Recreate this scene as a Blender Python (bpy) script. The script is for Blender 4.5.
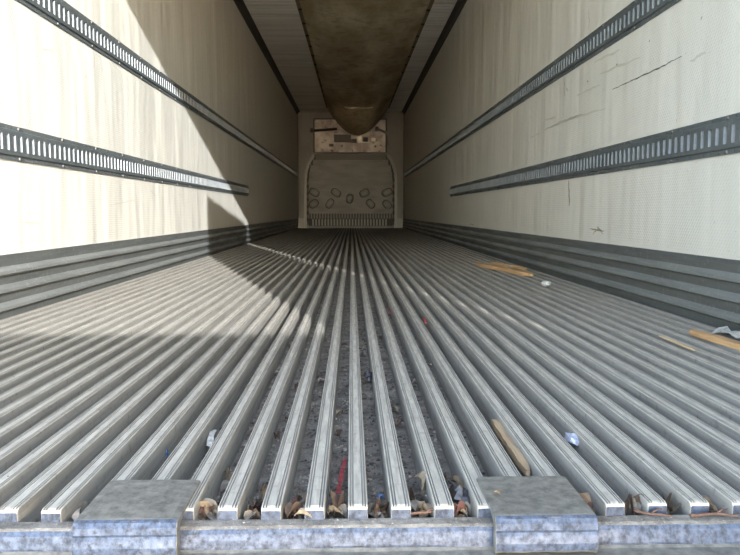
import bpy, math, random
from mathutils import Vector, Matrix, noise

random.seed(11)
for o in list(bpy.data.objects):
    bpy.data.objects.remove(o, do_unlink=True)
scene = bpy.context.scene
col = scene.collection

# ------------------------------------------------------------------ camera
# metres; x to the right, y into the trailer, z up; z = 0 is the top of the floor ribs
F_PX, VP, CAM_H = 715.0, (351.5, 212.0), 0.375
yaw = math.atan((370 - VP[0]) / F_PX)
pit = math.atan((277.5 - VP[1]) / F_PX * math.cos(yaw))
FW = Vector((math.sin(yaw) * math.cos(pit), math.cos(yaw) * math.cos(pit), -math.sin(pit)))
RT = Vector((math.cos(yaw), -math.sin(yaw), 0))
UP = RT.cross(FW)
CAM = Vector((0, 0, CAM_H))
cd = bpy.data.cameras.new('camera')
cam = bpy.data.objects.new('camera', cd)
col.objects.link(cam)
cd.sensor_fit = 'HORIZONTAL'
cd.sensor_width = 36.0
cd.lens = F_PX / 740 * 36.0
cd.clip_start = 0.02
cd.clip_end = 500
m = Matrix((RT, UP, -FW)).transposed().to_4x4()
m.translation = CAM
cam.matrix_world = m
scene.camera = cam


def ray(u, v):
    return FW * F_PX + RT * (u - 370) + UP * (277.5 - v)


def onX(u, v, X):
    d = ray(u, v)
    return CAM + d * ((X - CAM.x) / d.x)


def onY(u, v, Y):
    d = ray(u, v)
    return CAM + d * ((Y - CAM.y) / d.y)


def onZ(u, v, Z):
    d = ray(u, v)
    return CAM + d * ((Z - CAM.z) / d.z)


# ------------------------------------------------------------------ sky, sun, exposure
SUN_DIR = Vector((-0.296, 1.0, -0.284)).normalized()      # direction the light travels
w = bpy.data.worlds.new('sky')
scene.world = w
w.use_nodes = True
nt = w.node_tree
nt.nodes.clear()
wo = nt.nodes.new('ShaderNodeOutputWorld')
bg = nt.nodes.new('ShaderNodeBackground')
sk = nt.nodes.new('ShaderNodeTexSky')
sk.sky_type = 'NISHITA'
sk.sun_disc = False
sk.sun_elevation = math.asin(-SUN_DIR.z)
sk.sun_rotation = math.atan2(-SUN_DIR.x, -SUN_DIR.y)
sk.air_density = 1.0
sk.dust_density = 0.5
sk.ozone_density = 1.0
bg.inputs['Strength'].default_value = 0.95
hz = nt.nodes.new('ShaderNodeHueSaturation')          # hazy, slightly milky sky
hz.inputs['Saturation'].default_value = 0.78
nt.links.new(sk.outputs[0], hz.inputs['Color'])
nt.links.new(hz.outputs[0], bg.inputs['Color'])
nt.links.new(bg.outputs[0], wo.inputs['Surface'])

sl = bpy.data.lights.new('sun', 'SUN')
sl.energy = 6.2
sl.angle = math.radians(0.4)
sl.color = (1.0, 0.985, 0.955)
so = bpy.data.objects.new('sun', sl)
col.objects.link(so)
so.rotation_euler = SUN_DIR.to_track_quat('-Z', 'Y').to_euler()
so.location = (3, -10, 4)

vs = scene.view_settings
vs.view_transform = 'Standard'
vs.look = 'None'
vs.gamma = 1.0
vs.use_curve_mapping = False
vs.exposure = 1.38
scene.cycles.max_bounces = 16
scene.cycles.diffuse_bounces = 12
scene.cycles.glossy_bounces = 6


# ------------------------------------------------------------------ helpers
def tag(o, label=None, cat=None, group=None, kind=None):
    if label:
        o['label'] = label
    if cat:
        o['category'] = cat
    if group:
        o['group'] = group
    if kind:
        o['kind'] = kind
    return o


class MB:
    """collects faces, builds one mesh"""
    def __init__(self):
        self.v = []
        self.f = []

    def add(self, vs_, fs_):
        n = len(self.v)
        self.v += [tuple(p) for p in vs_]
        self.f += [tuple(i + n for i in f) for f in fs_]

    def box(self, lo, hi, M=None):
        (a, b, c), (d, e, f) = lo, hi
        p = [Vector(q) for q in ((a, b, c), (d, b, c), (d, e, c), (a, e, c), (a, b, f), (d, b, f), (d, e, f), (a, e, f))]
        if M:
            p = [M @ q for q in p]
        self.add(p, [(0, 3, 2, 1), (4, 5, 6, 7), (0, 1, 5, 4), (1, 2, 6, 5), (2, 3, 7, 6), (3, 0, 4, 7)])

    def grid(self, rows, close_u=False):
        """rows of equal length point lists"""
        n = len(rows[0])
        vv = [p for r in rows for p in r]
        ff = []
        for i in range(len(rows) - 1):
            for j in range(n if close_u else n - 1):
                k = (j + 1) % n
                ff.append((i * n + j, i * n + k, (i + 1) * n + k, (i + 1) * n + j))
        self.add(vv, ff)

    def tube(self, pts, r, n=8, cap=True):
        pts = [Vector(p) for p in pts]
        rows = []
        rr = r if isinstance(r, (list, tuple)) else [r] * len(pts)
        ref = Vector((0.123, 0.31, 0.94)).normalized()
        for i, p in enumerate(pts):
            t = (pts[min(i + 1, len(pts) - 1)] - pts[max(i - 1, 0)]).normalized()
            a = t.cross(ref).normalized()
            b = t.cross(a)
            rows.append([p + (a * math.cos(2 * math.pi * k / n) + b * math.sin(2 * math.pi * k / n)) * rr[i] for k in range(n)])
        base = len(self.v)
        self.grid(rows, True)
        if cap:
            self.f.append(tuple(base + k for k in range(n)))
            e = base + (len(pts) - 1) * n
            self.f.append(tuple(e + n - 1 - k for k in range(n)))

    def prism(self, outline, axis, a, b, cap=True):
        """outline of 2D points extruded along axis ('x','y','z') from a to b"""
        def P(p, t):
            return {'x': (t, p[0], p[1]), 'y': (p[0], t, p[1]), 'z': (p[0], p[1], t)}[axis]
        n = len(outline)
        self.add([P(p, a) for p in outline] + [P(p, b) for p in outline],
                 [(i, (i + 1) % n, n + (i + 1) % n, n + i) for i in range(n)] +
                 ([tuple(range(n - 1, -1, -1)), tuple(range(n, 2 * n))] if cap else []))

    def mesh(self, name, mat, smooth=False, recalc=True):
        me = bpy.data.meshes.new(name)
        me.from_pydata(self.v, [], self.f)
        if recalc:
            import bmesh
            bm = bmesh.new()
            bm.from_mesh(me)
            bmesh.ops.recalc_face_normals(bm, faces=bm.faces)
            bm.to_mesh(me)
            bm.free()
        if smooth:
            for p in me.polygons:
                p.use_smooth = True
        if mat:
            me.materials.append(mat)
        me.update()
        return me

    def build(self, name, mat, parent=None, smooth=False, recalc=True):
        return link(name, self.mesh(name, mat, smooth, recalc), parent)


def link(name, me, parent=None, loc=None, rot=None):
    o = bpy.data.objects.new(name, me)
    col.objects.link(o)
    if parent:
        o.parent = parent
    if loc is not None:
        o.location = loc
    if rot is not None:
        o.rotation_euler = rot
    return o


def empty(name, loc=(0, 0, 0)):
    o = bpy.data.objects.new(name, None)
    col.objects.link(o)
    o.location = loc
    return o


def bevel(o, w_=0.002, seg=2):
    b = o.modifiers.new('bevel', 'BEVEL')
    b.width = w_
    b.segments = seg
    b.limit_method = 'ANGLE'
    return o


# ------------------------------------------------------------------ materials
def mat(name, base, rough=0.6, metal=0.0, spec=0.5):
    mt = bpy.data.materials.new(name)
    mt.use_nodes = True
    b = mt.node_tree.nodes['Principled BSDF']
    b.inputs['Base Color'].default_value = (*base, 1)
    b.inputs['Roughness'].default_value = rough
    b.inputs['Metallic'].default_value = metal
    b.inputs['Specular IOR Level'].default_value = spec
    return mt


class N:
    """small node-building helper on world position coordinates"""
    def __init__(self, mt, coord='world'):
        self.mt = mt
        self.t = mt.node_tree
        self.b = self.t.nodes['Principled BSDF']
        if coord == 'world':
            self.co = self.t.nodes.new('ShaderNodeNewGeometry').outputs['Position']
        else:
            self.co = self.t.nodes.new('ShaderNodeTexCoord').outputs['Object']

    def l(self, a, b):
        self.t.links.new(a, b)

    def map(self, scale=(1, 1, 1), rot=(0, 0, 0), loc=(0, 0, 0)):
        n = self.t.nodes.new('ShaderNodeMapping')
        n.inputs['Scale'].default_value = scale
        n.inputs['Rotation'].default_value = rot
        n.inputs['Location'].default_value = loc
        self.l(self.co, n.inputs['Vector'])
        return n.outputs[0]

    def noise(self, scale, vec=None, detail=4, rough=0.55):
        n = self.t.nodes.new('ShaderNodeTexNoise')
        n.inputs['Scale'].default_value = scale
        n.inputs['Detail'].default_value = detail
        n.inputs['Roughness'].default_value = rough
        self.l(vec or self.co, n.inputs['Vector'])
        return n.outputs[0]

    def wave(self, scale, vec=None, dist=0.0, direction='X'):
        n = self.t.nodes.new('ShaderNodeTexWave')
        n.bands_direction = direction
        n.inputs['Scale'].default_value = scale
        n.inputs['Distortion'].default_value = dist
        self.l(vec or self.co, n.inputs['Vector'])
        return n.outputs['Fac']

    def voro(self, scale, vec=None):
        n = self.t.nodes.new('ShaderNodeTexVoronoi')
        n.inputs['Scale'].default_value = scale
        self.l(vec or self.co, n.inputs['Vector'])
        return n.outputs['Distance']

    def ramp(self, fac, stops):
        n = self.t.nodes.new('ShaderNodeValToRGB')
        e = n.color_ramp.elements
        while len(e) < len(stops):
            e.new(0.5)
        for el, (p, c) in zip(e, stops):
            el.position = p
            el.color = (*c, 1) if len(c) == 3 else c
        self.l(fac, n.inputs[0])
        return n.outputs[0]

    def g(self, fac, a, b, va=0.0, vb=1.0):
        return self.ramp(fac, [(a, (va,) * 3), (b, (vb,) * 3)])

    def mix(self, fac, a, b, mode='MIX'):
        n = self.t.nodes.new('ShaderNodeMix')
        n.data_type = 'RGBA'
        n.blend_type = mode
        for s, x in ((0, fac), (6, a), (7, b)):
            if isinstance(x, (int, float)):
                n.inputs[s].default_value = x
            elif isinstance(x, tuple):
                n.inputs[s].default_value = (*x, 1)
            else:
                self.l(x, n.inputs[s])
        return n.outputs[2]

    def math(self, op, a, b):
        n = self.t.nodes.new('ShaderNodeMath')
        n.operation = op
        for i, x in enumerate((a, b)):
            if isinstance(x, (int, float)):
                n.inputs[i].default_value = x
            else:
                self.l(x, n.inputs[i])
        return n.outputs[0]

    def color(self, s):
        self.l(s, self.b.inputs['Base Color'])

    def rough(self, s):
        self.l(s, self.b.inputs['Roughness'])

    def bump(self, h, strength=0.5, dist=0.01, prev=None):
        n = self.t.nodes.new('ShaderNodeBump')
        n.inputs['Strength'].default_value = strength
        n.inputs['Distance'].default_value = dist
        self.l(h, n.inputs['Height'])
        if prev:
            self.l(prev, n.inputs['Normal'])
        self.l(n.outputs[0], self.b.inputs['Normal'])
        return n.outputs[0]


def frp(name, base, streak, wav=0.022):
    """glass-fibre liner: fine diagonal dimple weave, slow waviness, brown streaks"""
    mt = mat(name, base, 0.5, 0, 0.35)
    n = N(mt)
    st = n.noise(1.0, n.map((1, 5.0, 0.55)), 5, 0.6)
    c = n.mix(n.g(st, 0.45, 0.75, 0, 0.8), base, streak)
    bl = n.noise(2.2, None, 6, 0.65)
    c = n.mix(n.g(bl, 0.50, 0.72, 0, 0.5), c, tuple(x * 0.90 for x in base))
    sp = n.noise(60, n.map((1, 1, 1)), 2, 0.5)
    c = n.mix(n.g(sp, 0.66, 0.76, 0, 0.45), c, (0.22, 0.20, 0.15))
    n.color(c)
    a = n.wave(22, n.map((1, 1, 1), (math.radians(40), 0, 0)), 0.6, 'Y')
    b_ = n.wave(22, n.map((1, 1, 1), (math.radians(-40), 0, 0)), 0.6, 'Y')
    wv = n.noise(1.0, n.map((1, 3.6, 0.8)), 2, 0.5)
    p = n.bump(wv, 1.0, wav)
    n.bump(n.math('MULTIPLY', a, b_), 0.35, 0.002, p)
    return mt


M = {}
M['wall'] = frp('cream_liner', (0.48, 0.477, 0.442), (0.445, 0.437, 0.395))
M['ceil'] = mat('ceiling_liner', (0.60, 0.57, 0.52), 0.55, 0, 0.3)
n = N(M['ceil'])
c = n.mix(n.g(n.noise(1.0, n.map((0.7, 7, 1)), 4), 0.42, 0.66), (0.80, 0.775, 0.735), (0.66, 0.63, 0.585))
n.color(c)
n.bump(n.wave(2.6, n.map((1, 1, 1)), 0.4, 'Y'), 0.5, 0.02)


def metal(name, a, b, metalness=0.6, r0=0.32, r1=0.6, sc=(40, 3, 40), spot=None, bump=0.0):
    mt = mat(name, a, 0.45, metalness)
    n = N(mt)
    f1 = n.noise(1.0, n.map(sc), 6, 0.65)
    c_ = n.mix(n.g(f1, 0.38, 0.64), a, b)
    f2 = n.noise(55, None, 4, 0.7)
    c_ = n.mix(n.g(f2, 0.56, 0.70, 0, 0.55), c_, spot or tuple(x * 0.5 for x in b))
    n.color(c_)
    n.rough(n.g(f1, 0.3, 0.7, r0, r1))
    if bump:
        n.bump(f2, bump, 0.002)
    return mt


M['rib'] = metal('worn_floor_aluminium', (0.355, 0.335, 0.298), (0.235, 0.221, 0.195), 0.1, 0.34, 0.58, (150, 12, 150), (0.13, 0.12, 0.10), 0.25)
M['rib_side'] = metal('grimy_shaded_rib_side', (0.27, 0.26, 0.24), (0.17, 0.164, 0.15), 0.1, 0.5, 0.75, (60, 2.5, 60), (0.09, 0.08, 0.07), 0.2)  # grime plus the shade between ribs, put into a darker colour
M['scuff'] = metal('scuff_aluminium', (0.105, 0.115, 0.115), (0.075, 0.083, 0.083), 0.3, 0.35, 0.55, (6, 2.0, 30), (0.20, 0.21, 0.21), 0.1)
M['scuff_pale'] = metal('scuff_ridge_pale', (0.19, 0.204, 0.204), (0.135, 0.147, 0.147), 0.3, 0.32, 0.5, (6, 2.0, 30), (0.34, 0.35, 0.35), 0.1)
M['sill'] = metal('worn_sill_steel', (0.050, 0.066, 0.105), (0.012, 0.017, 0.029), 0.1, 0.40, 0.75, (110, 90, 90), (0.10, 0.115, 0.15), 0.7)
M['plate'] = metal('worn_plate_steel', (0.165, 0.16, 0.145), (0.085, 0.082, 0.075), 0.25, 0.36, 0.6, (60, 60, 60), (0.12, 0.115, 0.10), 0.5)
M['track'] = metal('track_steel', (0.098, 0.115, 0.122), (0.066, 0.08, 0.086), 0.35, 0.4, 0.6, (10, 3, 10), (0.20, 0.21, 0.21))
M['track_back'] = metal('galvanised_backing', (0.21, 0.23, 0.246), (0.155, 0.17, 0.186), 0.1, 0.4, 0.6, (10, 4, 10), (0.25, 0.265, 0.28))
M['recess_shade'] = mat('recess_shade_black', (0.03, 0.03, 0.03), 0.8)  # near-black standing in for shade inside holes and behind slots
M['bolt'] = mat('bolt_steel', (0.10, 0.10, 0.10), 0.5, 0.4)
M['cove'] = mat('dark_cove_trim', (0.035, 0.032, 0.029), 0.6, 0.1)
M['channel'] = mat('dirty_channel', (0.10, 0.09, 0.078), 0.85)
n = N(M['channel'])
c = n.mix(n.g(n.noise(26, None, 6, 0.7), 0.38, 0.66), (0.07, 0.062, 0.055), (0.20, 0.185, 0.165))
c = n.mix(n.g(n.noise(260, None, 3, 0.7), 0.58, 0.70, 0, 0.8), c, (0.30, 0.26, 0.20))
n.color(c)
n.bump(n.noise(140, None, 4, 0.7), 0.8, 0.004)
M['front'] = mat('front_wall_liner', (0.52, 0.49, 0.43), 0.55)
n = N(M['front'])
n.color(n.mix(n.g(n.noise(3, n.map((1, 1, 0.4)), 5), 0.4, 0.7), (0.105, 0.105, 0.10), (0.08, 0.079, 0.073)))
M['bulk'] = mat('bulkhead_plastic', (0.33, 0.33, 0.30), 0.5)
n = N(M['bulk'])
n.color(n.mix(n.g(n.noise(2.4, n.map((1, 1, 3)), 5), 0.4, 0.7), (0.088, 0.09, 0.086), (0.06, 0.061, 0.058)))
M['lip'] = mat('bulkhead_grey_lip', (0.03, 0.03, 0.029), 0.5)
M['bracket'] = mat('bracket_aluminium', (0.11, 0.11, 0.107), 0.4, 0.4)
M['bulk_line'] = mat('bulkhead_dark_edge', (0.014, 0.014, 0.013), 0.7)
M['frame'] = mat('bulkhead_frame_aluminium', (0.13, 0.132, 0.127), 0.45, 0.4)
M['evap'] = mat('stained_sheet_metal', (0.8, 0.7, 0.62), 0.5, 0.0)
n = N(M['evap'])
c = n.mix(n.g(n.noise(3.5, None, 5), 0.40, 0.62), (0.50, 0.47, 0.455), (0.27, 0.235, 0.22))
c = n.mix(n.g(n.voro(5.5), 0.10, 0.20, 0.9, 0), c, (0.03, 0.026, 0.024))
c = n.mix(n.g(n.noise(9, None, 4), 0.60, 0.68, 0, 0.7), c, (0.12, 0.10, 0.085))
n.color(c)
M['dark'] = mat('dark_metal', (0.015, 0.014, 0.013), 0.5, 0.2)
M['bright'] = mat('bright_metal', (0.45, 0.44, 0.42), 0.35, 0.3)
M['canvas'] = mat('stained_canvas', (0.34, 0.28, 0.17), 0.8, 0, 0.2)
n = N(M['canvas'])
c = n.mix(n.g(n.noise(1.2, n.map((1.6, 0.5, 1), loc=(0.2, 0.3, 0)), 6, 0.6), 0.38, 0.62), (0.60, 0.53, 0.37), (0.34, 0.27, 0.16))
c = n.mix(n.g(n.noise(7, None, 5, 0.6), 0.5, 0.7, 0, 0.6), c, (0.22, 0.165, 0.095))
n.color(c)
n.bump(n.noise(2.0, n.map((2.5, 1, 1)), 3), 0.6, 0.03)
M['seam'] = mat('pale_seam', (0.55, 0.48, 0.36), 0.7)
M['canvas_edge'] = mat('canvas_hem', (0.16, 0.125, 0.075), 0.8)


def woodmat(name, a, b):
    mt = mat(name, a, 0.65, 0, 0.3)
    n = N(mt, 'object')
    f_ = n.noise(1.0, n.map((180, 9, 180)), 5, 0.6)
    n.color(n.mix(n.g(f_, 0.35, 0.68), a, b))
    n.bump(f_, 0.4, 0.003)
    return mt


M['wood'] = woodmat('broken_pine', (0.42, 0.27, 0.14), (0.26, 0.15, 0.07))
M['stick'] = woodmat('weathered_stick', (0.34, 0.25, 0.16), (0.20, 0.145, 0.09))
M['splinter'] = woodmat('pale_splinter', (0.50, 0.40, 0.26), (0.36, 0.27, 0.16))
M['twig'] = woodmat('red_brown_twig', (0.10, 0.055, 0.04), (0.055, 0.032, 0.025))


def leafmat(name, a, b):
    mt = mat(name, a, 0.6, 0, 0.3)
    n = N(mt, 'object')
    n.color(n.mix(n.g(n.noise(120, None, 4), 0.4, 0.65), a, b))
    return mt


M['leaf_tan'] = leafmat('dry_leaf_tan', (0.15, 0.112, 0.075), (0.09, 0.066, 0.045))
M['leaf_brown'] = leafmat('dry_leaf_brown', (0.085, 0.058, 0.042), (0.05, 0.033, 0.026))
M['leaf_grey'] = leafmat('dry_leaf_grey', (0.19, 0.17, 0.15), (0.11, 0.10, 0.085))
M['leaf_pale'] = leafmat('dry_leaf_pale', (0.20, 0.165, 0.12), (0.13, 0.105, 0.075))
M['leaf_red'] = leafmat('dry_leaf_red', (0.11, 0.05, 0.043), (0.06, 0.03, 0.027))
M['grit'] = mat('grit', (0.22, 0.20, 0.17), 0.85)
n = N(M['grit'])
n.color(n.ramp(n.noise(33, None, 2, 0.5), [(0.38, (0.04, 0.035, 0.03)), (0.52, (0.12, 0.10, 0.085)), (0.66, (0.28, 0.25, 0.21))]))
M['mark'] = mat('black_scuff', (0.06, 0.057, 0.05), 0.7)
M['stain'] = mat('brown_stain', (0.22, 0.19, 0.135), 0.7)
M['faint'] = mat('faint_scuff', (0.38, 0.37, 0.325), 0.6)


def scrapmat(name, a, r=0.45, met=0.0):
    mt = mat(name, a, r, met)
    n = N(mt, 'object')
    f_ = n.noise(90, None, 3)
    n.color(n.mix(n.g(f_, 0.45, 0.7), a, tuple(x * 0.6 for x in a)))
    n.bump(f_, 0.5, 0.004)
    return mt


M['white'] = scrapmat('white_scrap', (0.42, 0.41, 0.39))
M['film'] = scrapmat('grey_white_film', (0.30, 0.30, 0.285), 0.4)
M['red'] = scrapmat('red_plastic', (0.19, 0.025, 0.033), 0.4)
M['blue'] = scrapmat('blue_plastic', (0.035, 0.085, 0.18), 0.4)
M['black'] = scrapmat('black_plastic', (0.025, 0.025, 0.03), 0.4)
M['foil'] = scrapmat('pale_blue_foil', (0.36, 0.39, 0.50), 0.35, 0.5)
M['concrete'] = mat('concrete', (0.42, 0.41, 0.38), 0.9)
n = N(M['concrete'])
n.color(n.mix(n.g(n.noise(0.8, None, 6), 0.4, 0.65), (0.60, 0.59, 0.56), (0.50, 0.49, 0.46)))
M['shade_boards'] = mat('blocker_board', (0.45, 0.40, 0.33), 0.8)
M['doorskin'] = mat('white_door_skin', (0.70, 0.70, 0.68), 0.4)
M['steel'] = mat('rear_frame_steel', (0.42, 0.42, 0.41), 0.45, 0.3)

# ------------------------------------------------------------------ the setting
XL, XR = -1.25, 1.235
Y0, D = 0.885, 16.85
ZC = 2.69
RIB_H = 0.045
T = 0.08

b = MB()
b.box((XL - T, Y0 - 0.02, -0.16), (XL, D + T, ZC + T))
wall_l = tag(b.build('wall_left', M['wall']), 'sunlit cream liner wall on the left', None, None, 'structure')
b = MB()
b.box((XR, Y0 - 0.02, -0.16), (XR + T, D + T, ZC + T))
wall_r = tag(b.build('wall_right', M['wall']), 'shaded cream liner wall on the right', None, None, 'structure')
b = MB()
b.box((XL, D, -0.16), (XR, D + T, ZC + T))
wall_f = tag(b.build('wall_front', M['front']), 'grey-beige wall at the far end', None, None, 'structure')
b = MB()
b.box((XL, Y0 - 0.02, ZC), (XR, D, ZC + T))
ceiling = tag(b.build('ceiling', M['ceil']), 'grey-white ceiling liner', None, None, 'structure')
b = MB()
b.box((XL, Y0 - 0.012, -0.16), (XR, D, -RIB_H))
floor = tag(b.build('floor', M['channel']), 'ribbed aluminium floor with dirty channels', None, None, 'structure')

# ribs: one extrusion, shared
half = [(0.0054, 0), (0.0057, -0.0024), (0.0069, -0.0024), (0.0072, 0), (0.0087, 0), (0.0090, -0.0026), (0.0104, -0.0026), (0.0107, 0), (0.0119, 0), (0.0127, -0.0012)]
prof = [(-0.0136, -RIB_H)] + [(-x, z) for x, z in reversed(half)] + half + [(0.0136, -RIB_H)]
b = MB()
rows = []
L = D - 0.02 - Y0
for y, dz, sx in ((0, -0.0045, 0.93), (0.0015, -0.0018, 0.985), (0.006, 0, 1.0), (L, 0, 1.0)):
    rows.append([(x * sx, y, ((0 if (dz and abs(x) < 0.0115) else z) + dz) if z > -0.04 else z) for x, z in prof])
b.grid(rows)
np_ = len(prof)
b.f.append(tuple(range(np_)))
b.f.append(tuple(3 * np_ + k for k in range(np_ - 1, -1, -1)))
rib_me = b.mesh('rib', M['rib'])
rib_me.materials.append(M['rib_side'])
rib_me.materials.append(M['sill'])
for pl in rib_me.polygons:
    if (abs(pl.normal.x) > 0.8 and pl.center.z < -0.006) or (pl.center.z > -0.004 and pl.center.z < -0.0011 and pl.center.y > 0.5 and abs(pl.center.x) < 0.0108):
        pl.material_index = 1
    elif pl.normal.y < -0.9 and pl.center.y < 0.0005:
        pl.material_index = 2
PITCH = 0.0555
rib_x = [0.0075 + PITCH * k for k in range(-22, 22)]
for x in rib_x:
    link('rib', rib_me, floor, (x, Y0 + random.uniform(-0.002, 0.002), 0))

# scuff plates along the foot of both walls
def corrugation(side, X):
    s = 1 if side == 'left' else -1
    pts = [(0.0, 0.222), (0.005, 0.222), (0.005, 0.180)]
    for k in range(3):
        z0 = 0.180 - k * 0.0635
        pts += [(0.019, z0 - 0.013), (0.021, z0 - 0.016), (0.021, z0 - 0.026), (0.006, z0 - 0.034), (0.006, z0 - 0.0635)]
    pts += [(0.012, -0.018), (0.024, -0.028), (0.026, -0.0449), (0.0, -0.0449)]
    b = MB()
    b.prism([(X + s * (p[0] + 0.0005), p[1]) for p in pts], 'y', Y0 + 0.01, D - 0.001)
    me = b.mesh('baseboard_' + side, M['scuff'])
    me.materials.append(M['scuff_pale'])
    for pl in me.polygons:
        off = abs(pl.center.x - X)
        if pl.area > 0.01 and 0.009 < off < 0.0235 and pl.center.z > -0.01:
            pl.material_index = 1  # ridge faces take a paler tone than the recesses
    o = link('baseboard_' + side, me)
    return tag(o, 'corrugated dark metal scuff plate along the foot of the %s wall' % side, None, None, 'structure')


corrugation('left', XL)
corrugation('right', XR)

# cove trims where walls meet ceiling
for i, (X, s) in enumerate(((XL, 1), (XR, -1))):
    b = MB()
    o_ = [(X + s * 0.0005, ZC - 0.0005), (X + s * 0.0005, ZC - 0.075), (X + s * 0.006, ZC - 0.075), (X + s * 0.03, ZC - 0.035), (X + s * 0.067, ZC - 0.006), (X + s * 0.067, ZC - 0.0005)]
    b.prism(o_, 'y', Y0 + 0.01, D - 0.001)
    tag(b.build('trim_%d' % (i + 1), M['cove']), 'dark cove trim between the %s wall and the ceiling' % ('left' if i == 0 else 'right'), None, None, 'structure')

# corner trims of the far wall
for i, (X, s) in enumerate(((XL, 1), (XR, -1))):
    b = MB()
    b.prism([(X + s * 0.001, D - 0.001), (X + s * 0.001, D - 0.03), (X + s * 0.03, D - 0.012), (X + s * 0.03, D - 0.001)], 'z', -RIB_H + 0.0, ZC - 0.08)
    tag(b.build('trim_%d' % (i + 3), M['frame']), 'pale upright trim in the far %s corner' % ('left' if i == 0 else 'right'), None, None, 'structure')

# rear sill and rear door frame
b = MB()
sp = [(0.8855, -0.0165), (0.867, -0.0165), (0.862, -0.0185), (0.8585, -0.023), (0.856, -0.030), (0.8545, -0.0375), (0.8545, -0.041), (0.850, -0.043), (0.80, -0.046), (0.795, -0.051), (0.795, -0.30), (0.8855, -0.30)]
xs = [XL - T + 0.02 * i for i in range(int((XR - XL + 2 * T) / 0.02) + 1)]
rows = []
for x in xs:
    r = []
    for k, (y, z) in enumerate(sp):
        d = 0.0012 * noise.noise(Vector((x * 30, k * 0.9, 0))) if 1 <= k <= 7 else 0
        r.append((x, y + d, z + d * 0.6))
    rows.append(r)
b.grid(rows, True)
b.f.append(tuple(range(len(sp))))
b.f.append(tuple(len(xs) * len(sp) - 1 - k for k in range(len(sp))))
sill_me = b.mesh('trim_5', M['sill'])
sill_me.materials.append(M['channel'])
sill_me.materials.append(M['plate'])
for pl in sill_me.polygons:
    if pl.normal.z > 0.9 and pl.center.z > -0.018:
        pl.material_index = 1
    elif pl.center.z < -0.0415:
        pl.material_index = 2
sill = tag(link('trim_5', sill_me), 'worn bluish metal rear sill across the floor ends', None, None, 'structure')
HEAD_Z = 2.49
b = MB()
b.box((XL - T, 0.80, HEAD_Z), (XR + T, Y0 - 0.021, ZC + T))
tag(b.build('trim_6', M['steel']), 'rear door header', None, None, 'structure')
b = MB()
b.box((1.0925, 0.80, -0.0155), (XR + T, Y0 - 0.021, HEAD_Z))
tag(b.build('trim_7', M['steel']), 'rear door post on the right', None, None, 'structure')
b = MB()
b.box((XL - T, 0.80, -0.0155), (XL + 0.06, Y0 - 0.021, HEAD_Z))
tag(b.build('trim_8', M['steel']), 'rear door post on the left', None, None, 'structure')
# right door leaf, hinged outside the post and swung partly open
h0 = Vector((1.036, 0.84, 0))
h1 = Vector((0.765, -0.33, 0))
dv = (h1 - h0)
ang = math.atan2(dv.y, dv.x)
door = empty('door_1', (h0.x, h0.y, 0))
tag(door, 'white insulated rear door leaf swung open', None, None, 'structure')
door.rotation_euler = (0, 0, ang)
b = MB()
b.box((0, -0.07, -0.10), (dv.length, 0, 2.385))
bevel(b.build('door_leaf', M['doorskin'], door), 0.006)
b = MB()
for z in (0.15, 0.9, 1.6, 2.2):
    b.box((0.002, -0.078, z), (0.16, -0.0705, z + 0.05))
b.build('hinge_straps', M['steel'], door)

# yard outside: ground and an added unseen barrier that shades the near floor
b = MB()
b.box((-40, -40, -1.45), (40, 60, -1.35))
tag(b.build('ground', M['concrete']), 'concrete yard outside the trailer', None, None, 'structure')
shade_boards = empty('shade_blocker', (0, -2.6, -1.35))
tag(shade_boards, 'unseen added barrier on posts in the yard behind the open doors', 'blocker')
fb = MB()
fb.box((-0.7, 0, 0), (2.9, 0.03, 0.205))
fme = fb.mesh('board', M['shade_boards'])
for k in range(3):
    link('board', fme, shade_boards, (0, 0, 2.09 + 0.2055 * k))
fb = MB()
fb.box((-0.05, -0.1, 0), (0.05, -0.001, 2.65))
pme = fb.mesh('post', M['shade_boards'])
for x in (-0.6, 2.8):
    link('post', pme, shade_boards, (x, 0, 0))

# ------------------------------------------------------------------ cargo track rails
SP = 0.0508
ZB = [-0.0635, -0.0575, -0.0530, -0.0475, -0.0440, -0.0295, 0.0295, 0.0440, 0.0475, 0.0530, 0.0575, 0.0635]
OB = [0.0045, 0.0045, 0.0045, 0.0045, 0.0115, 0.0115, 0.0115, 0.0115, 0.0045, 0.0045, 0.0045, 0.0045]
YB = [0.0, 0.0140, 0.0226, 0.0282, 0.0368]


def track_mesh(nslots):
    b = MB()
    ys = [i * SP + y for i in range(nslots) for y in YB] + [nslots * SP]
    nz = len(ZB)
    b.v = [(OB[j], y, ZB[j]) for y in ys for j in range(nz)]
    for i in range(len(ys) - 1):
        c = i % 5
        for j in range(nz - 1):
            hole = (j == 5 and c in (1, 2, 3)) or (j in (1, 9) and c == 2)
            if not hole:
                b.f.append((i * nz + j, i * nz + j + 1, (i + 1) * nz + j + 1, (i + 1) * nz + j))

    def walls(y0, y1, z0, z1, o):
        q = [(y0, z0), (y1, z0), (y1, z1), (y0, z1)]
        b.add([(o, y, z) for y, z in q] + [(0.0012, y, z) for y, z in q],
              [(k, (k + 1) % 4, 4 + (k + 1) % 4, 4 + k) for k in range(4)])
    for i in range(nslots):
        y = i * SP
        walls(y + 0.0226, y + 0.0282, -0.0575, -0.0530, 0.0045)
        walls(y + 0.0226, y + 0.0282, 0.0530, 0.0575, 0.0045)
    walls(0, nslots * SP, -0.0635, 0.0635, 0.0045)
    return b.mesh('rail_section', M['track'], False, False)


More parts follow.
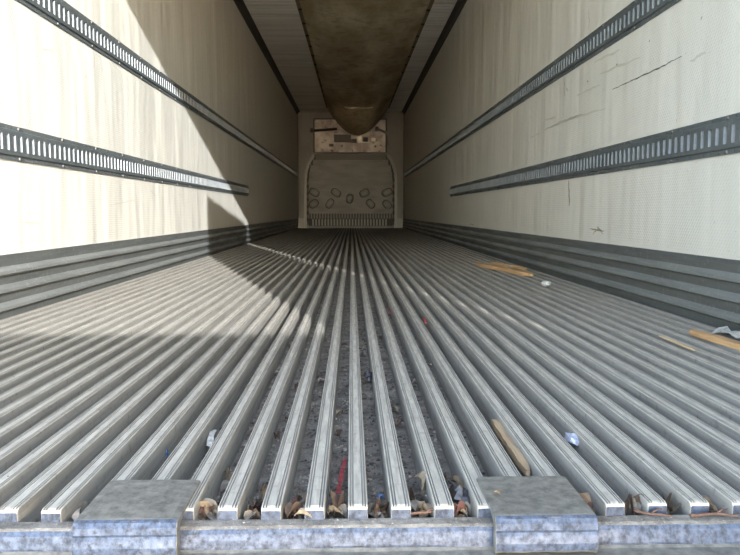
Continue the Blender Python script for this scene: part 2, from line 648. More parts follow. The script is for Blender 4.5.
def lining_mesh(nslots):
    b = MB()
    for i in range(nslots):
        y = i * SP
        q = [(y + 0.0140, -0.0295), (y + 0.0368, -0.0295), (y + 0.0368, 0.0295), (y + 0.0140, 0.0295)]
        b.add([(0.0115, *p) for p in q] + [(0.0012, *p) for p in q], [(k, (k + 1) % 4, 4 + (k + 1) % 4, 4 + k) for k in range(4)])
    return b.mesh('slot_lining', M['track_back'], False, False)


sec60 = track_mesh(60)
lin60 = lining_mesh(60)
b = MB()
ring = [(0.0, 0.0075), (0.003, 0.0072), (0.005, 0.0048), (0.0055, 0.0001)]
b.grid([[(o, r * math.cos(k * math.pi / 4), r * math.sin(k * math.pi / 4)) for k in range(8)] for o, r in ring], True)
bolt_me = b.mesh('bolt', M['bolt'], True)


def cargo_rail(side, z, y0, y1, label):
    s = 1 if side == 'left' else -1
    nsl = int((y1 - y0) / SP)
    root = empty('cargo_rail', (XL if s > 0 else XR, y0 if s > 0 else y0 + nsl * SP, z))
    root.rotation_euler = (0, 0, 0 if s > 0 else math.pi)
    tag(root, label, 'rail', 'slotted cargo rails on the walls')
    ln = nsl * SP
    k = 0
    # sections start at the near end
    while k < nsl:
        n_ = min(60, nsl - k)
        me = sec60 if n_ == 60 else track_mesh(n_)
        yy = k * SP if s > 0 else (nsl - k - n_) * SP
        sec = link('rail_section', me, root, (0.0005, yy, 0))
        link('slot_lining', lin60 if n_ == 60 else lining_mesh(n_), sec)
        k += n_
    b = MB()
    b.box((0.0006, 0.001, -0.034), (0.0016, ln - 0.001, 0.034))
    b.build('backing_strip', M['track_back'], root)
    for zz in (-0.0555, 0.0555):
        b = MB()
        b.box((0.0006, 0.001, zz - 0.006), (0.0016, ln - 0.001, zz + 0.006))
        b.build('recess_shade', M['recess_shade'], root)  # dark strip put in as the shade seen through the flange holes
    i = 3.5
    while i * SP < min(ln, 8.2):
        yy = i * SP if s > 0 else ln - i * SP
        for zz in (-0.0553, 0.0553):
            link('bolt', bolt_me, root, (0.0046, yy, zz))
        i += 8
    return root


cargo_rail('left', 1.226, Y0 + 0.06, D - 0.05, 'slotted blue-grey cargo rail running the full length high on the sunlit left wall')
cargo_rail('right', 1.226, Y0 + 0.06, D - 0.05, 'slotted dark cargo rail running the full length high on the shaded right wall')
cargo_rail('left', 0.628, Y0 + 0.06, 8.72, 'short slotted cargo rail low on the sunlit left wall, ending halfway')
cargo_rail('right', 0.626, Y0 + 0.06, 8.93, 'short slotted cargo rail low on the shaded right wall, ending halfway')

# ------------------------------------------------------------------ canvas air chute under the ceiling
def lerp(tab, y):
    for (a, va), (b_, vb) in zip(tab, tab[1:]):
        if y <= b_:
            t = max(0, (y - a) / (b_ - a))
            t = t * t * (3 - 2 * t) if False else t
            return va + (vb - va) * t
    return tab[-1][1]


SAG = [(1.6, 0.05), (8, 0.07), (12, 0.10), (13.6, 0.15), (14.6, 0.25), (15.3, 0.40), (15.8, 0.51), (16.25, 0.56), (16.6, 0.57)]
chute = empty('air_chute', (0.15, 9.0, ZC))
tag(chute, 'long brown stained canvas air chute hanging under the ceiling', 'air duct')


def chute_pt(u, y):
    xl = -0.588 + (y - 8) * 0.007
    xr = 0.893 - (y - 8) * 0.008
    s = lerp(SAG, y)
    x = xl + (xr - xl) * (u + 1) / 2
    deep = max(0, min(1, (y - 13.5) / 2.0))
    x = x + (0.135 - x) * 0.10 * deep * (1 - abs(u) ** 3)
    k = (1 - abs(u) ** (2.6 - 0.5 * deep))
    z = ZC - 0.004 - s * k
    z += 0.018 * noise.noise(Vector((x * 3.2, y * 1.3, 1))) * min(1, 4 * (1 - abs(u)))
    z -= 0.03 * math.exp(-((y - 14.75) / 0.10) ** 2) * (1 - u * u)
    z = min(z, ZC - 0.003)
    return Vector((x, y, z)) - Vector((0.15, 9.0, ZC))


b = MB()
rows = []
NY = 110
for i in range(NY + 1):
    t = i / NY
    y = 1.6 + 15.0 * t
    rows.append([chute_pt(-1 + 2 * j / 26, y) for j in range(27)])
b.grid(rows)
b.build('canvas', M['canvas'], chute, True)
for e in (-1, 1):
    b = MB()
    pts = [chute_pt(e, 1.6 + 14.6 * i / 30) for i in range(31)]
    r1 = [p + Vector((-0.022, 0, 0.002)) for p in pts]
    r2 = [p + Vector((-0.022, 0, -0.006)) for p in pts]
    r3 = [p + Vector((0.022, 0, -0.006)) for p in pts]
    r4 = [p + Vector((0.022, 0, 0.002)) for p in pts]
    b.grid([[a, c_, d_, e_] for a, c_, d_, e_ in zip(r1, r2, r3, r4)], True)
    b.build('hem', M['canvas_edge'], chute)
b = MB()
b.tube([(0.02 * math.cos(k * math.pi / 4), 0.02 * math.sin(k * math.pi / 4), 0) for k in range(9)], 0.007, 5, False)
gme = b.mesh('grommet', M['dark'])
for e in (-1, 1):
    y = 7.2
    while y < 15.5:
        p = chute_pt(e, y)
        link('grommet', gme, chute, p + Vector((-0.004 * e, 0, -0.008)))
        y += 0.61
# stitched cross seam where the chute drops
b = MB()
pts = [chute_pt(-0.42 + 0.85 * j / 14, 14.55) + Vector((0, 0, -0.006)) for j in range(15)]
b.tube(pts, 0.013, 6)
b.build('seam', M['seam'], chute)

# ------------------------------------------------------------------ far end: bulkhead, evaporator cover, pipes
YB_ = D - 0.10
def bk(u, v, y=YB_):
    p = onY(u, v, y)
    return (p.x, p.z)


ZSHIFT = 0.0
bulk = empty('return_air_bulkhead', (0, YB_, 0))
tag(bulk, 'grey moulded return-air bulkhead with oval bosses at the far end', 'bulkhead')


def loc2(p):
    return (p[0], p[1])


outline = [bk(u, v) for u, v in ((308.5, 213.6), (308.5, 178), (309.6, 170), (312, 162.5), (315.5, 156.5), (316, 153), (385, 153), (385.5, 156.5), (389, 162.5), (391.6, 170), (392.8, 178), (392.8, 213.6))]
b = MB()
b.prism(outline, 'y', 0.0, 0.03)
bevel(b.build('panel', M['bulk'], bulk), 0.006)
# shallow horizontal bands moulded into the panel
for v0, v1, ux, dep in ((154.0, 160.2, (316, 385), 0.022), (161.3, 162.3, (315, 387), 0.010), (174.6, 175.4, (310, 391), 0.006), (186, 186.7, (310, 391), 0.006), (208.6, 209.3, (310, 391), 0.008)):
    (xa, za), (xb, zb) = bk(ux[0], v0), bk(ux[1], v1)
    b = MB()
    b.box((xa, -dep, zb), (xb, 0.001, za))
    bevel(b.build('moulded_band', M['lip'] if v0 < 155 else M['bulk'], bulk), 0.004)
# slotted row and grille below
b = MB()
(xa, za), (xb, zb) = bk(308.5, 213.6), bk(392.8, 218.6)
for k in range(31):
    x = xa + (xb - xa) * k / 30
    b.box((x - 0.013, 0.0, zb), (x + 0.013, 0.03, za + 0.002))
b.build('slot_row', M['bulk'], bulk)
b = MB()
(xc, zc_), (xd, zd) = bk(308.5, 218.6), bk(392.8, 229)
b.box((xa, 0.012, 0.001), (xb, 0.03, zb))
b.build('grille_shade', M['bulk_line'], bulk)  # near-black backing painted as the shade between the grille bars
b = MB()
b.box((xa, 0.0305, zb - 0.02), (xb, 0.034, za + 0.03))
b.build('cavity_shade', M['recess_shade'], bulk)  # dark sheet put in as the shade behind the slot row
b = MB()
(xe, ze), (xf, zf) = bk(313, 218.8), bk(386, 225.6)
for k in range(25):
    x = xe + (xf - xe) * k / 24
    b.box((x - 0.017, -0.012, zf), (x + 0.017, 0.013, ze - 0.01))
bevel(b.build('grille_bars', M['frame'], bulk), 0.004)
b = MB()
b.box((xa, -0.02, 0.001), (xb, 0.0115, bk(300, 226)[1]))
bevel(b.build('kick_strip', M['bulk'], bulk), 0.004)
for u in (301.2, 399.8):
    cx, cz = bk(u, 222)
    b = MB()
    b.box((cx - 0.07, -0.02, 0.001), (cx + 0.07, 0.06, cz + 0.09))
    bevel(b.build('corner_bracket', M['bracket'], bulk), 0.01)
# oval bosses
for (u, v, rot, rw, rh) in ((314.3, 192.4, -28, 5.0, 3.5), (336, 192.7, -30, 5.0, 3.4), (349.8, 198.6, 78, 4.6, 3.4), (364.4, 193, 24, 4.8, 3.6), (387, 192.4, 24, 5.3, 3.5), (313.8, 203.8, 38, 4.8, 3.6), (329.8, 203.5, 58, 4.9, 3.2), (370.5, 203.8, -48, 4.8, 3.4), (387, 204.6, -48, 4.8, 3.5)):
    cx, cz = bk(u, v)
    pxm = 42.6
    def ring_pts(k, y):
        out = []
        for i in range(20):
            a = 2 * math.pi * i / 20
            ca, sa = math.cos(a), math.sin(a)
            ex = math.copysign(abs(ca) ** 0.75, ca) * rw / pxm * k
            ez = math.copysign(abs(sa) ** 0.75, sa) * rh / pxm * k
            r = math.radians(rot)
            out.append((cx + ex * math.cos(r) - ez * math.sin(r), y, cz + ex * math.sin(r) + ez * math.cos(r)))
        return out
    b = MB()
    b.grid([ring_pts(1.08, 0.0), ring_pts(1.08, -0.005), ring_pts(0.86, -0.005), ring_pts(0.86, 0.0)], True)
    rim = b.build('boss_rim', M['bulk_line'], bulk)
    b = MB()
    rr_ = [ring_pts(0.84, 0.0), ring_pts(0.80, -0.022), ring_pts(0.60, -0.028)]
    b.grid(rr_, True)
    b.f.append(tuple(2 * 20 + k for k in range(20)))
    b.build('boss', M['bulk'], bulk, False)
# side frames with rounded shoulders, and notched dark strips painted as the shaded gap inside them
for s in (-1, 1):
    path = [(305.6, 228.6), (305.6, 178), (306.2, 172), (308.2, 165), (311.2, 159.5), (314.2, 155.2)]
    if s > 0:
        path = [(701.2 - u, v) for u, v in path]
    P2 = [Vector(bk(u, v)) for u, v in path]
    P2[0].y = 0.001
    b = MB()
    rows = []
    for i, p in enumerate(P2):
        t = (P2[min(i + 1, len(P2) - 1)] - P2[max(i - 1, 0)]).normalized()
        nn = Vector((-t.y, t.x))
        if i == 0:
            nn = Vector((-1, 0))
        a_, c_ = p + nn * 0.030, p - nn * 0.030
        rows.append([(a_.x, -0.05, a_.y), (c_.x, -0.05, c_.y), (c_.x, 0.04, c_.y), (a_.x, 0.04, a_.y)])
    b.grid(rows, True)
    b.f += [(0, 1, 2, 3), tuple(len(rows) * 4 - 1 - k for k in range(4))]
    bevel(b.build('side_frame', M['frame'], bulk), 0.008)
    b = MB()
    for i in range(len(P2) - 1):
        seg = P2[i + 1] - P2[i]
        nst = max(1, int(seg.length / 0.075))
        for k in range(nst):
            q = P2[i] + seg * ((k + 0.5) / nst)
            x = q.x - s * 0.052
            z = q.y
            if z < 0.05:
                continue
            hw = 0.013 if k % 2 else 0.022
            b.box((x - hw, -0.006, z - 0.5 * seg.length / nst), (x + hw, -0.0005, z + 0.5 * seg.length / nst))
    b.build('gap_shade', M['bulk_line'], bulk)

# evaporator cover above the bulkhead
YE = D - 0.13
evap = empty('evaporator_cover', (0, YE, 0))
tag(evap, 'stained pale sheet-metal evaporator cover above the far bulkhead', 'panel')
(xa, za), (xb, zb) = bk(314.5, 119.5, YE), bk(385.5, 152.2, YE)
b = MB()
b.box((xa, 0, zb), (xb, 0.12, za))
bevel(b.build('cover_sheet', M['evap'], evap), 0.006)
b = MB()
b.box((xa - 0.03, 0.02, zb), (xa - 0.001, 0.12, za + 0.03))
b.box((xb + 0.001, 0.02, zb), (xb + 0.03, 0.12, za + 0.03))
b.box((xa - 0.03, 0.02, za + 0.001), (xb + 0.03, 0.12, za + 0.03))
b.build('frame_edge', M['dark'], evap)
for (u0, v0, u1, v1, mm, nm, dp) in ((334, 134.5, 351, 142.5, 'dark', 'motor_plate', 0.03), (351, 139, 356.5, 143, 'dark', 'bracket', 0.02), (363, 137.5, 368, 142, 'dark', 'valve_block', 0.05),
                                     (329, 143.8, 333.5, 146.6, 'dark', 'clip', 0.03), (357.5, 136.5, 361.5, 141.5, 'bright', 'fitting', 0.04), (371, 138, 375.5, 141.3, 'bright', 'fitting', 0.04),
                                     (358, 141.6, 369, 143, 'bright', 'fitting_rail', 0.045)):
    p0, p1 = bk(u0, v0, YE), bk(u1, v1, YE)
    b = MB()
    b.box((p0[0], -dp, p1[1]), (p1[0], -0.0005, p0[1]))
    bevel(b.build(nm, M[mm], evap), 0.008)
for nm, pts, lab in (('refrigerant_pipe', ((312.2, 130.3), (316, 130.4), (337, 128.8)), 'dark horizontal pipe across the left of the evaporator cover'),
                     ('refrigerant_pipe', ((377, 128.6), (383, 131), (386.8, 133), (387.8, 136), (387.8, 145)), 'bent grey pipe turning down at the right of the evaporator cover')):
    p3 = [Vector((bk(u, v, YE - 0.10)[0], YE - 0.10, bk(u, v, YE - 0.10)[1])) for u, v in pts]
    root = empty(nm, p3[0])
    tag(root, lab, 'pipe')
    b = MB()
    b.tube([p - p3[0] for p in p3], 0.030, 10)
    b.build('tube', M['dark'] if len(pts) == 3 else M['frame'], root, True)
    b = MB()
    e0 = p3[0] - p3[0]
    b.box((e0.x - 0.04, -0.045, e0.z - 0.045), (e0.x + 0.03, 0.098, e0.z + 0.045))
    bevel(b.build('clamp', M['dark'], root), 0.008)

# ------------------------------------------------------------------ marks on the right wall
def wall_mark(pts, wd, mk, name, jit=0.004, X=None):
    X = XR if X is None else X
    s = -1 if X > 0 else 1
    par = wall_r if X > 0 else wall_l
    P = []
    for (u0, v0), (u1, v1) in zip(pts, pts[1:]):
        for k in range(10):
            t = k / 10
            P.append(onX(u0 + (u1 - u0) * t, v0 + (v1 - v0) * t, X))
    P.append(onX(*pts[-1], X))
    b = MB()
    r = []
    for i, p in enumerate(P):
        t = (P[min(i + 1, len(P) - 1)] - P[max(0, i - 1)]).normalized()
        nn = Vector((0, -t.z, t.y))
        wv = wd * (0.35 + 0.65 * math.sin(math.pi * (i + 0.6) / (len(P) + 0.2))) * random.uniform(0.7, 1.2)
        q = p + nn * random.uniform(-jit, jit)
        r.append([Vector((X + s * 0.0008, *(q + nn * wv / 2).yz)), Vector((X + s * 0.0008, *(q - nn * wv / 2).yz))])
    b.grid(r)
    b.build(name, M[mk], par, False, False)


wall_mark([(612.5, 89.5), (640, 77), (662, 66.5), (682, 56)], 0.006, 'mark', 'scratch', 0.002)
for a_ in (((530, 138), (560, 122), (583, 114)), ((548, 128), (575, 117), (606, 108)), ((577, 95), (600, 85)), ((594, 62), (620, 50)), ((600, 74), (640, 58)), ((690, 62), (706, 52)), ((545, 120), (556, 117))):
    wall_mark(a_, 0.012, 'faint', 'scuff_mark', 0.004)
for a_, wd in ((((569, 180), (569.4, 206)), 0.022), (((564, 76), (564.5, 96)), 0.010), (((459, 75), (460, 97)), 0.02), (((589, 8), (589, 30)), 0.006)):
    wall_mark(a_, wd, 'stain', 'stain', 0.005)
for a_ in (((590, 229), (604, 231)), ((597, 226), (603, 234)), ((593, 234), (599, 228)), ((552, 76.5), (554, 78)), ((587, 80.5), (588.5, 82)), ((616, 65), (618, 64)), ((566.5, 88), (568, 91)), ((701, 20), (702.5, 16)), ((625, 162), (625.5, 168)), ((649, 42), (650, 40)), ((470, 224), (474, 225))):
    wall_mark(a_, 0.008, 'stain', 'scuff_mark', 0.003)
for a_ in (((40, 48), (55, 52)), ((85, 75), (88, 80)), ((74, 106), (76, 109)), ((110, 205), (135, 200)), ((20, 222), (40, 224)), ((150, 190), (156, 196))):
    wall_mark(a_, 0.007, 'faint', 'scuff_mark', 0.003, XL)

# ------------------------------------------------------------------ wear plates on the sill
def wear_plate(x0, x1, label):
    root = empty('wear_plate', ((x0 + x1) / 2, 0.9, 0))
    tag(root, label, 'metal plate', 'worn plates on the rear sill')
    hw = (x1 - x0) / 2
    sec = [(0.070, 0.0012), (0.068, 0.0055), (-0.056, 0.0055), (-0.063, 0.0035), (-0.067, -0.002), (-0.0675, -0.010), (-0.0655, -0.0135), (-0.0675, -0.017), (-0.0695, -0.026), (-0.0685, -0.036), (-0.065, -0.040), (-0.053, -0.040), (-0.053, -0.006), (-0.03, 0.0012)]
    b = MB()
    nx = 14
    rows = []
    for i in range(nx + 1):
        x = -hw + 2 * hw * i / nx
        edge = 1 - 0.0025 / 0.04 * (i in (0, nx))
        rows.append([(x, y + 0.0010 * noise.noise(Vector((x * 40, k * 0.7, x1))), z + 0.0008 * noise.noise(Vector((x * 45, k * 1.3, 5 + x1))) - (0.0012 if i in (0, nx) else 0)) for k, (y, z) in enumerate(sec)])
    b.grid(rows, True)
    b.f.append(tuple(range(len(sec))))
    b.f.append(tuple(len(rows) * len(sec) - 1 - k for k in range(len(sec))))
    b.build('top_plate', M['plate'], root)
    # bare worn nose strip over the folded front edge
    b = MB()
    ns = [(-0.060, 0.0052), (-0.0645, 0.003), (-0.0686, -0.002), (-0.0692, -0.010), (-0.0672, -0.0135), (-0.0692, -0.017), (-0.0712, -0.026), (-0.0702, -0.036)]
    rows = []
    for i in range(nx + 1):
        x = (-hw + 2 * hw * i / nx) * 0.99
        rows.append([(x, y + 0.0012 * noise.noise(Vector((x * 60, k * 0.9, x1 + 3))), z) for k, (y, z) in enumerate(ns)])
    b.grid(rows)
    b.build('worn_nose', M['sill'], root)
    return root


wear_plate(0.1745, 0.2995, 'worn grey metal plate folded over the sill with a dry leaf on top')
wear_plate(-0.335, -0.2105, 'worn grey metal plate folded over the sill, bare on top')

# ------------------------------------------------------------------ litter
def leaf_mesh(i, matname, curl, L_=0.03, W_=0.011):
    b = MB()
    rows = []
    rnd = random.Random(i)
    for a in range(8):
        t = a / 7
        wv = W_ * (math.sin(math.pi * t ** 0.85) ** 0.8) * (1 + 0.12 * rnd.uniform(-1, 1)) + 0.0006
        yy = (t - 0.5) * L_
        r = []
        for j in range(5):
            s = (j - 2) / 2
            z = curl * wv * s * s * 1.2 + 0.006 * curl * math.sin(t * 3.0) + 0.0012 * rnd.uniform(-1, 1)
            r.append((wv * s * (1 - 0.25 * abs(curl) * abs(s)), yy, z))
        rows.append(r)
    b.grid(rows)
    o = b.mesh('dry_leaf', M[matname], True)
    return o


leaf_kinds = []
for i, (mn, cu) in enumerate((('leaf_tan', 0.7), ('leaf_tan', 1.1), ('leaf_brown', 0.8), ('leaf_brown', 1.3), ('leaf_grey', 0.6), ('leaf_pale', 1.0), ('leaf_red', 0.9), ('leaf_grey', 1.2))):
    leaf_kinds.append((mn, leaf_mesh(i, mn, cu, 0.026 + 0.006 * (i % 3), 0.008 + 0.0015 * (i % 4))))
LEAF_LAB = {'leaf_tan': 'tan dry curled leaf in a floor channel behind the rear sill', 'leaf_brown': 'dark brown dry leaf in a floor channel behind the rear sill',
            'leaf_grey': 'greyish crumpled dry leaf in a floor channel behind the rear sill', 'leaf_pale': 'pale straw-coloured dry leaf in a floor channel behind the rear sill',
            'leaf_red': 'reddish-brown dry leaf in a floor channel behind the rear sill'}
gaps = [(rib_x[i] + rib_x[i + 1]) / 2 for i in range(len(rib_x) - 1)]
r = random.Random(5)
near = [g for g in gaps if -0.36 < g < 0.52]
for g in near:
    dense = 13 if -0.22 < g < 0.16 else 5
    for k in range(dense):
        mn, me = r.choice(leaf_kinds)
        y = 0.899 + abs(r.gauss(0, 0.05))
        z = -RIB_H + 0.006 + max(0, 0.024 - (y - 0.9) * 0.25) * r.random()
        o = link('dry_leaf', me, None, (g + r.uniform(-0.006, 0.006), y, z), (r.uniform(-0.6, 0.6), r.uniform(-0.7, 0.7), r.uniform(-0.9, 0.9)))
        sc = r.uniform(0.6, 1.0)
        o.scale = (sc, sc, sc)
        tag(o, LEAF_LAB[mn], 'leaf', 'dry leaves in the floor channels')
for g in gaps:
    if -0.45 < g < 0.45:
        for k in range(3 if abs(g) < 0.25 else 1):
            mn, me = r.choice(leaf_kinds)
            o = link('dry_leaf', me, None, (g + r.uniform(-0.006, 0.006), r.uniform(1.05, 2.4), -RIB_H + 0.006), (r.uniform(-0.3, 0.3), r.uniform(-0.3, 0.3), r.uniform(-3, 3)))
            o.scale = (0.55, 0.55, 0.55)
            tag(o, LEAF_LAB[mn].replace('behind the rear sill', 'further in from the sill'), 'leaf', 'dry leaves in the floor channels')
# individually visible leaves
for (u, v, z, mn, sc, rot, lab) in ((264, 494, -0.02, 'leaf_tan', 1.15, (0.5, 0.5, 0.1), 'long tan leaf standing in the channel left of centre'),
                                    (225, 476, -0.025, 'leaf_tan', 1.1, (0.2, 0.9, 0.4), 'tan leaf pressed against a rib beside the left plate'),
                                    (417, 486, -0.02, 'leaf_pale', 1.25, (0.3, 0.9, 0.35), 'pale leaf leaning on a rib right of centre'),
                                    (455, 487, -0.02, 'leaf_tan', 1.35, (0.2, 0.7, 0.35), 'long tan leaf lying beside the right plate'),
                                    (424, 502, -0.028, 'leaf_grey', 1.1, (0.2, 0.4, 0.8), 'grey crumpled leaf under the pale leaf right of centre'),
                                    (207, 512, -0.022, 'leaf_pale', 0.95, (0.1, 0.1, 1.4), 'pale leaf lying at the corner of the left plate'),
                                    (303, 517, -0.012, 'leaf_pale', 0.6, (0.1, 0.1, 1.5), 'pale leaf lying flat on the sill edge left of centre'),
                                    (496.5, 494, 0.0085, 'leaf_tan', 0.42, (0.1, 0.2, 1.2), 'tiny tan leaf on the right wear plate')):
    p = onZ(u, v, z)
    me = [m_ for k_, m_ in leaf_kinds if k_ == mn][0]
    o = link('dry_leaf', me, None, p, rot)
    o.scale = (sc, sc, sc)
    tag(o, lab, 'leaf', 'dry leaves singled out')

# grit in the channels (uncountable)
b = MB()
rg = random.Random(3)
octf = [(0, 2, 4), (2, 1, 4), (1, 3, 4), (3, 0, 4), (2, 0, 5), (1, 2, 5), (3, 1, 5), (0, 3, 5)]


def pebble(x, y, z, s):
    q = [rg.uniform(0.6, 1.2) * s for _ in range(6)]
    a = rg.uniform(0, 6.28)
    ca, sa = math.cos(a), math.sin(a)
    pts = [(q[0], 0, 0), (-q[1], 0, 0), (0, q[2], 0), (0, -q[3], 0), (0, 0, q[4] * 0.7), (0, 0, -q[5] * 0.5)]
    b.add([(x + px * ca - py * sa, y + px * sa + py * ca, z + pz) for px, py, pz in pts], octf)


for g in gaps:
    cen = math.exp(-((g + 0.03) / 0.28) ** 2)
    cnt = int(80 + 520 * cen)
    for k in range(cnt):
        y = 0.895 + abs(rg.gauss(0, 1)) ** 1.3 * (0.9 if cen > 0.3 else 1.6)
        s = rg.choice((0.0012, 0.0016, 0.002, 0.0028, 0.004)) * (0.8 + 0.5 * rg.random())
        pebble(g + rg.uniform(-0.0125, 0.0125), y, -RIB_H + s * 0.3, s)
for k in range(260):
    x = rg.choice(rib_x)
    pebble(x + rg.uniform(-0.012, 0.012), rg.uniform(0.95, 5.5), 0.0004, rg.choice((0.0008, 0.0012, 0.0016)))
for k in range(120):
    pebble(rg.uniform(-0.5, 0.6), rg.uniform(0.868, 0.884), -0.0158, rg.choice((0.0008, 0.0012, 0.002)))
o = b.build('grit', M['grit'], None, False, False)
tag(o, 'dark grit and crumbs scattered along the floor channels', 'grit', None, 'stuff')


# splintered wood, sticks, twigs, scraps
def board(name, p0, p1, wd, th, label, cat, mk, group=None, seed=0, jag=0.5):
    """a broken lath: rough, with splintered ends"""
    rnd = random.Random(seed)
    p0, p1 = Vector(p0), Vector(p1)
    d = p1 - p0
    ln = d.length
    b = MB()
    rows = []
    nn = 12
    for i in range(nn + 1):
        t = i / nn
        taper = 1.0
        if t < 0.12:
            taper = 0.72 + 0.28 * t / 0.12
        if t > 0.90:
            taper = 1 - jag * (t - 0.90) / 0.10
        hw, ht = wd / 2 * taper * rnd.uniform(0.9, 1.08), th * (0.5 + 0.5 * taper) * rnd.uniform(0.9, 1.08)
        off = rnd.uniform(-0.06, 0.06) * wd
        y = ln * t
        rows.append([(off - hw, y, 0.0), (off + hw, y + rnd.uniform(-0.01, 0.01) * ln * 0.3, 0.0), (off + hw * 0.92, y, ht), (off + hw * 0.2, y, ht * 1.04), (off - hw * 0.9, y, ht)])
    b.grid(rows, True)
    b.f.append((0, 1, 2, 3, 4))
    e = nn * 5
    b.f.append((e + 4, e + 3, e + 2, e + 1, e))
    o = b.build(name, M[mk])
    o.location = p0
    o.rotation_euler = d.to_track_quat('Y', 'Z').to_euler()
    return tag(o, label, cat, group)


def gz(u, v, z):
    return onZ(u, v, z)


board('wood_lath', gz(478, 265.5, 0.001), gz(531, 276.5, 0.001), 0.055, 0.022, 'longer broken pine lath lying near the right wall, halfway in', 'wood', 'wood', 'broken wood on the floor', 1)
board('wood_lath', gz(486, 264.2, 0.001) + Vector((0.05, 0, 0)), gz(519, 269.8, 0.001) + Vector((0.045, 0, 0)), 0.03, 0.018, 'shorter pine splinter beside the longer lath near the right wall', 'wood', 'wood', 'broken wood on the floor', 2)
board('wood_plank', gz(692, 334, 0.001), gz(692, 334, 0.001) + Vector((0.035, -0.46, 0)), 0.03, 0.016, 'broken orange pine plank at the right edge by the scuff plate', 'wood', 'wood', 'broken wood on the floor', 3, 0.2)
board('wood_splinter', gz(660, 336.5, 0.001), gz(694, 350.5, 0.001), 0.010, 0.004, 'thin pale wood splinter on the ribs left of the plank', 'wood', 'splinter', 'broken wood on the floor', 4)
board('wood_stick', gz(494, 425, -0.022), gz(528, 476, -0.022), 0.014, 0.012, 'weathered wooden stick lying in the channel behind the right plate', 'stick', 'stick', None, 5)


def blob(name, p, size, label, cat, mk, seed, rot=(0, 0, 0), rough=0.45, group=None):
    rnd = random.Random(seed)
    b = MB()
    rows = []
    for i in range(6):
        th = math.pi * (i + 0.3) / 5.6
        rw = []
        for j in range(9):
            ph = 2 * math.pi * j / 9
            k = 1 + rough * rnd.uniform(-1, 1)
            rw.append((size[0] / 2 * math.sin(th) * math.cos(ph) * k, size[1] / 2 * math.sin(th) * math.sin(ph) * k, size[2] / 2 * (1 + math.cos(th) * k)))
        rows.append(rw)
    b.grid(rows, True)
    b.f.append(tuple(range(9)))
    b.f.append(tuple(5 * 9 + 8 - k for k in range(9)))
    o = b.build(name, M[mk])
    o.location = p
    o.rotation_euler = rot
    return tag(o, label, cat, group)


def strip(name, p0, p1, wd, label, cat, mk, seed=0, arch=0.004, group=None):
    rnd = random.Random(seed)
    p0, p1 = Vector(p0), Vector(p1)
    d = p1 - p0
    b = MB()
    rows = []
    nn = 10
    th = 0.0008
    for i in range(nn + 1):
        t = i / nn
        z = arch * math.sin(math.pi * t) + rnd.uniform(-1, 1) * wd * 0.10
        hw = wd / 2 * rnd.uniform(0.75, 1.1)
        tw = rnd.uniform(-0.25, 0.25) * wd
        y = d.length * t
        rows.append([(-hw, y, z - tw), (hw, y, z + tw), (hw, y, z + tw + th), (0, y, z + th + wd * 0.15), (-hw, y, z - tw + th)])
    b.grid(rows, True)
    b.f.append((0, 1, 2, 3, 4))
    e = nn * 5
    b.f.append((e + 4, e + 3, e + 2, e + 1, e))
    o = b.build(name, M[mk])
    o.location = p0
    o.rotation_euler = d.to_track_quat('Y', 'Z').to_euler()
    return tag(o, label, cat, group)


blob('foam_block', gz(546, 286.5, 0.001), (0.05, 0.06, 0.028), 'small white foam block on the ribs near the right wall', 'scrap', 'white', 1, (0, 0, 0.4), 0.15)
blob('wood_chip', gz(512, 267.5, 0.001), (0.04, 0.05, 0.015), 'small pale chip behind the pine lath', 'scrap', 'white', 8, (0, 0, 0.2), 0.3)
strip('plastic_film', gz(712, 333, 0.003) + Vector((0.03, 0.02, 0)), gz(712, 333, 0.003) + Vector((0.075, -0.40, 0.01)), 0.055, 'crumpled grey-white plastic film behind the orange plank', 'scrap', 'film', 2, 0.008)
strip('red_strip', gz(345, 459, -0.022), gz(338.5, 494, -0.022), 0.0065, 'red plastic strip standing in the channel at centre', 'scrap', 'red', 3, 0.004)
blob('foil_wrapper', gz(571, 444, -0.022), (0.022, 0.036, 0.020), 'crumpled pale blue foil wrapper in a channel right of centre', 'scrap', 'foil', 4, (0.2, 0.3, 0.5), 0.5)
blob('blue_cap', gz(165, 456, -0.034), (0.010, 0.018, 0.010), 'blue plastic scrap in a channel behind the left plate', 'scrap', 'blue', 5, (0, 0.2, 0.3), 0.4)
blob('blue_cap', gz(379, 500, -0.03), (0.010, 0.010, 0.008), 'blue plastic scrap among the leaves right of the centre rib', 'scrap', 'blue', 15, (0, 0.2, 0.3), 0.4)
strip('paper_scrap', gz(214, 431, -0.026), gz(209, 447, -0.026), 0.011, 'torn white paper scrap in a channel left of centre', 'scrap', 'white', 6, 0.006)
blob('black_lump', gz(369.5, 380, -0.036), (0.022, 0.034, 0.022), 'black crumpled plastic lump in the channel right of the centre rib', 'scrap', 'black', 7, (0, 0, 0), 0.5)
blob('black_rag', gz(462, 507, -0.034), (0.030, 0.055, 0.026), 'black rag of plastic beside the left edge of the right plate', 'scrap', 'black', 9, (0, 0, 0.2), 0.4)
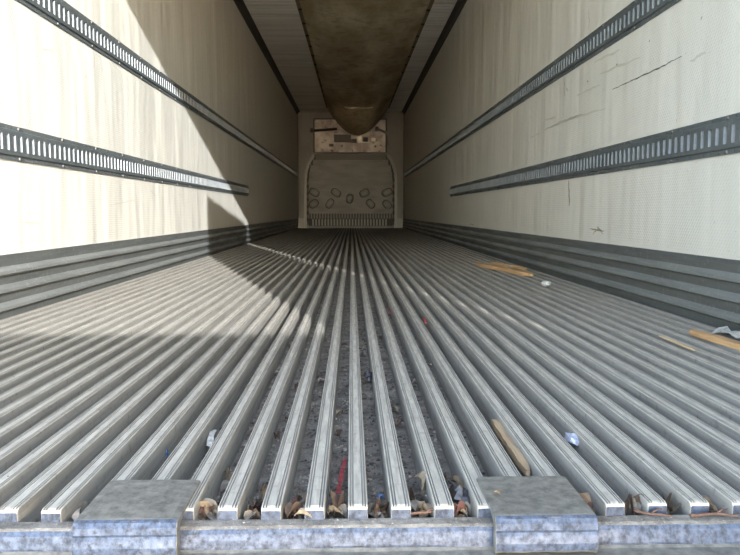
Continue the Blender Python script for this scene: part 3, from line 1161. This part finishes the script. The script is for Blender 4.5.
blob('black_scrap', gz(583, 489, -0.028), (0.02, 0.03, 0.014), 'black scrap in the channel right of the right plate', 'scrap', 'black', 10, (0, 0, 0.2), 0.4)
strip('red_scrap', gz(424, 318.5, 0.001), gz(425.5, 323, 0.001), 0.010, 'small red scrap on a rib in mid floor', 'scrap', 'red', 11, 0.004)
strip('red_scrap', gz(389, 307, 0.001), gz(390.5, 314, 0.001), 0.005, 'tiny dull red scrap on a rib beyond the other red scrap', 'scrap', 'red', 12, 0.004)


def twig(pts, rad, label, mk='twig', seed=0):
    p = [Vector(q) for q in pts]
    root = empty('twig', p[0])
    tag(root, label, 'twig', 'twigs along the rear sill')
    b = MB()
    sub = []
    for a, c_ in zip(p, p[1:]):
        for k in range(4):
            q = a + (c_ - a) * (k / 4)
            sub.append(q - p[0] + Vector((0, noise.noise(q * 60) * 0.002, abs(noise.noise(q * 70)) * 0.0015)))
    sub.append(p[-1] - p[0])
    b.tube(sub, [rad * (1 - 0.5 * i / len(sub)) for i in range(len(sub))], 6)
    b.build('stem', M[mk], root, True)
    b = MB()
    q = sub[len(sub) // 2]
    b.tube([q, q + Vector((0.010, 0.004, 0.004)), q + Vector((0.018, 0.006, 0.004))], [rad * 0.6, rad * 0.5, rad * 0.3], 5)
    b.build('side_shoot', M[mk], root, True)


twig([gz(634, 510.5, -0.012), gz(650, 514, -0.012), gz(672, 515.8, -0.013)], 0.0022, 'red-brown twig on the sill in front of the ribs right of the plate')
twig([gz(690, 515.5, -0.012), gz(716, 513.5, -0.012), gz(738, 516, -0.012)], 0.0024, 'red-brown twig on the sill at the right edge')
twig([gz(604, 510, -0.020), gz(620, 506, -0.016), gz(634, 507, -0.018)], 0.0018, 'pale twig bent in the channel right of the plate', 'stick')
twig([gz(404, 513, -0.0135), gz(425, 513, -0.0135), gz(446, 509.5, -0.012)], 0.0022, 'brown twig on the sill in front of the ribs right of centre')
twig([gz(585, 500, -0.03), gz(598, 507, -0.024), gz(612, 512, -0.018)], 0.0016, 'thin grey twig beside the right corner of the right plate', 'stick')
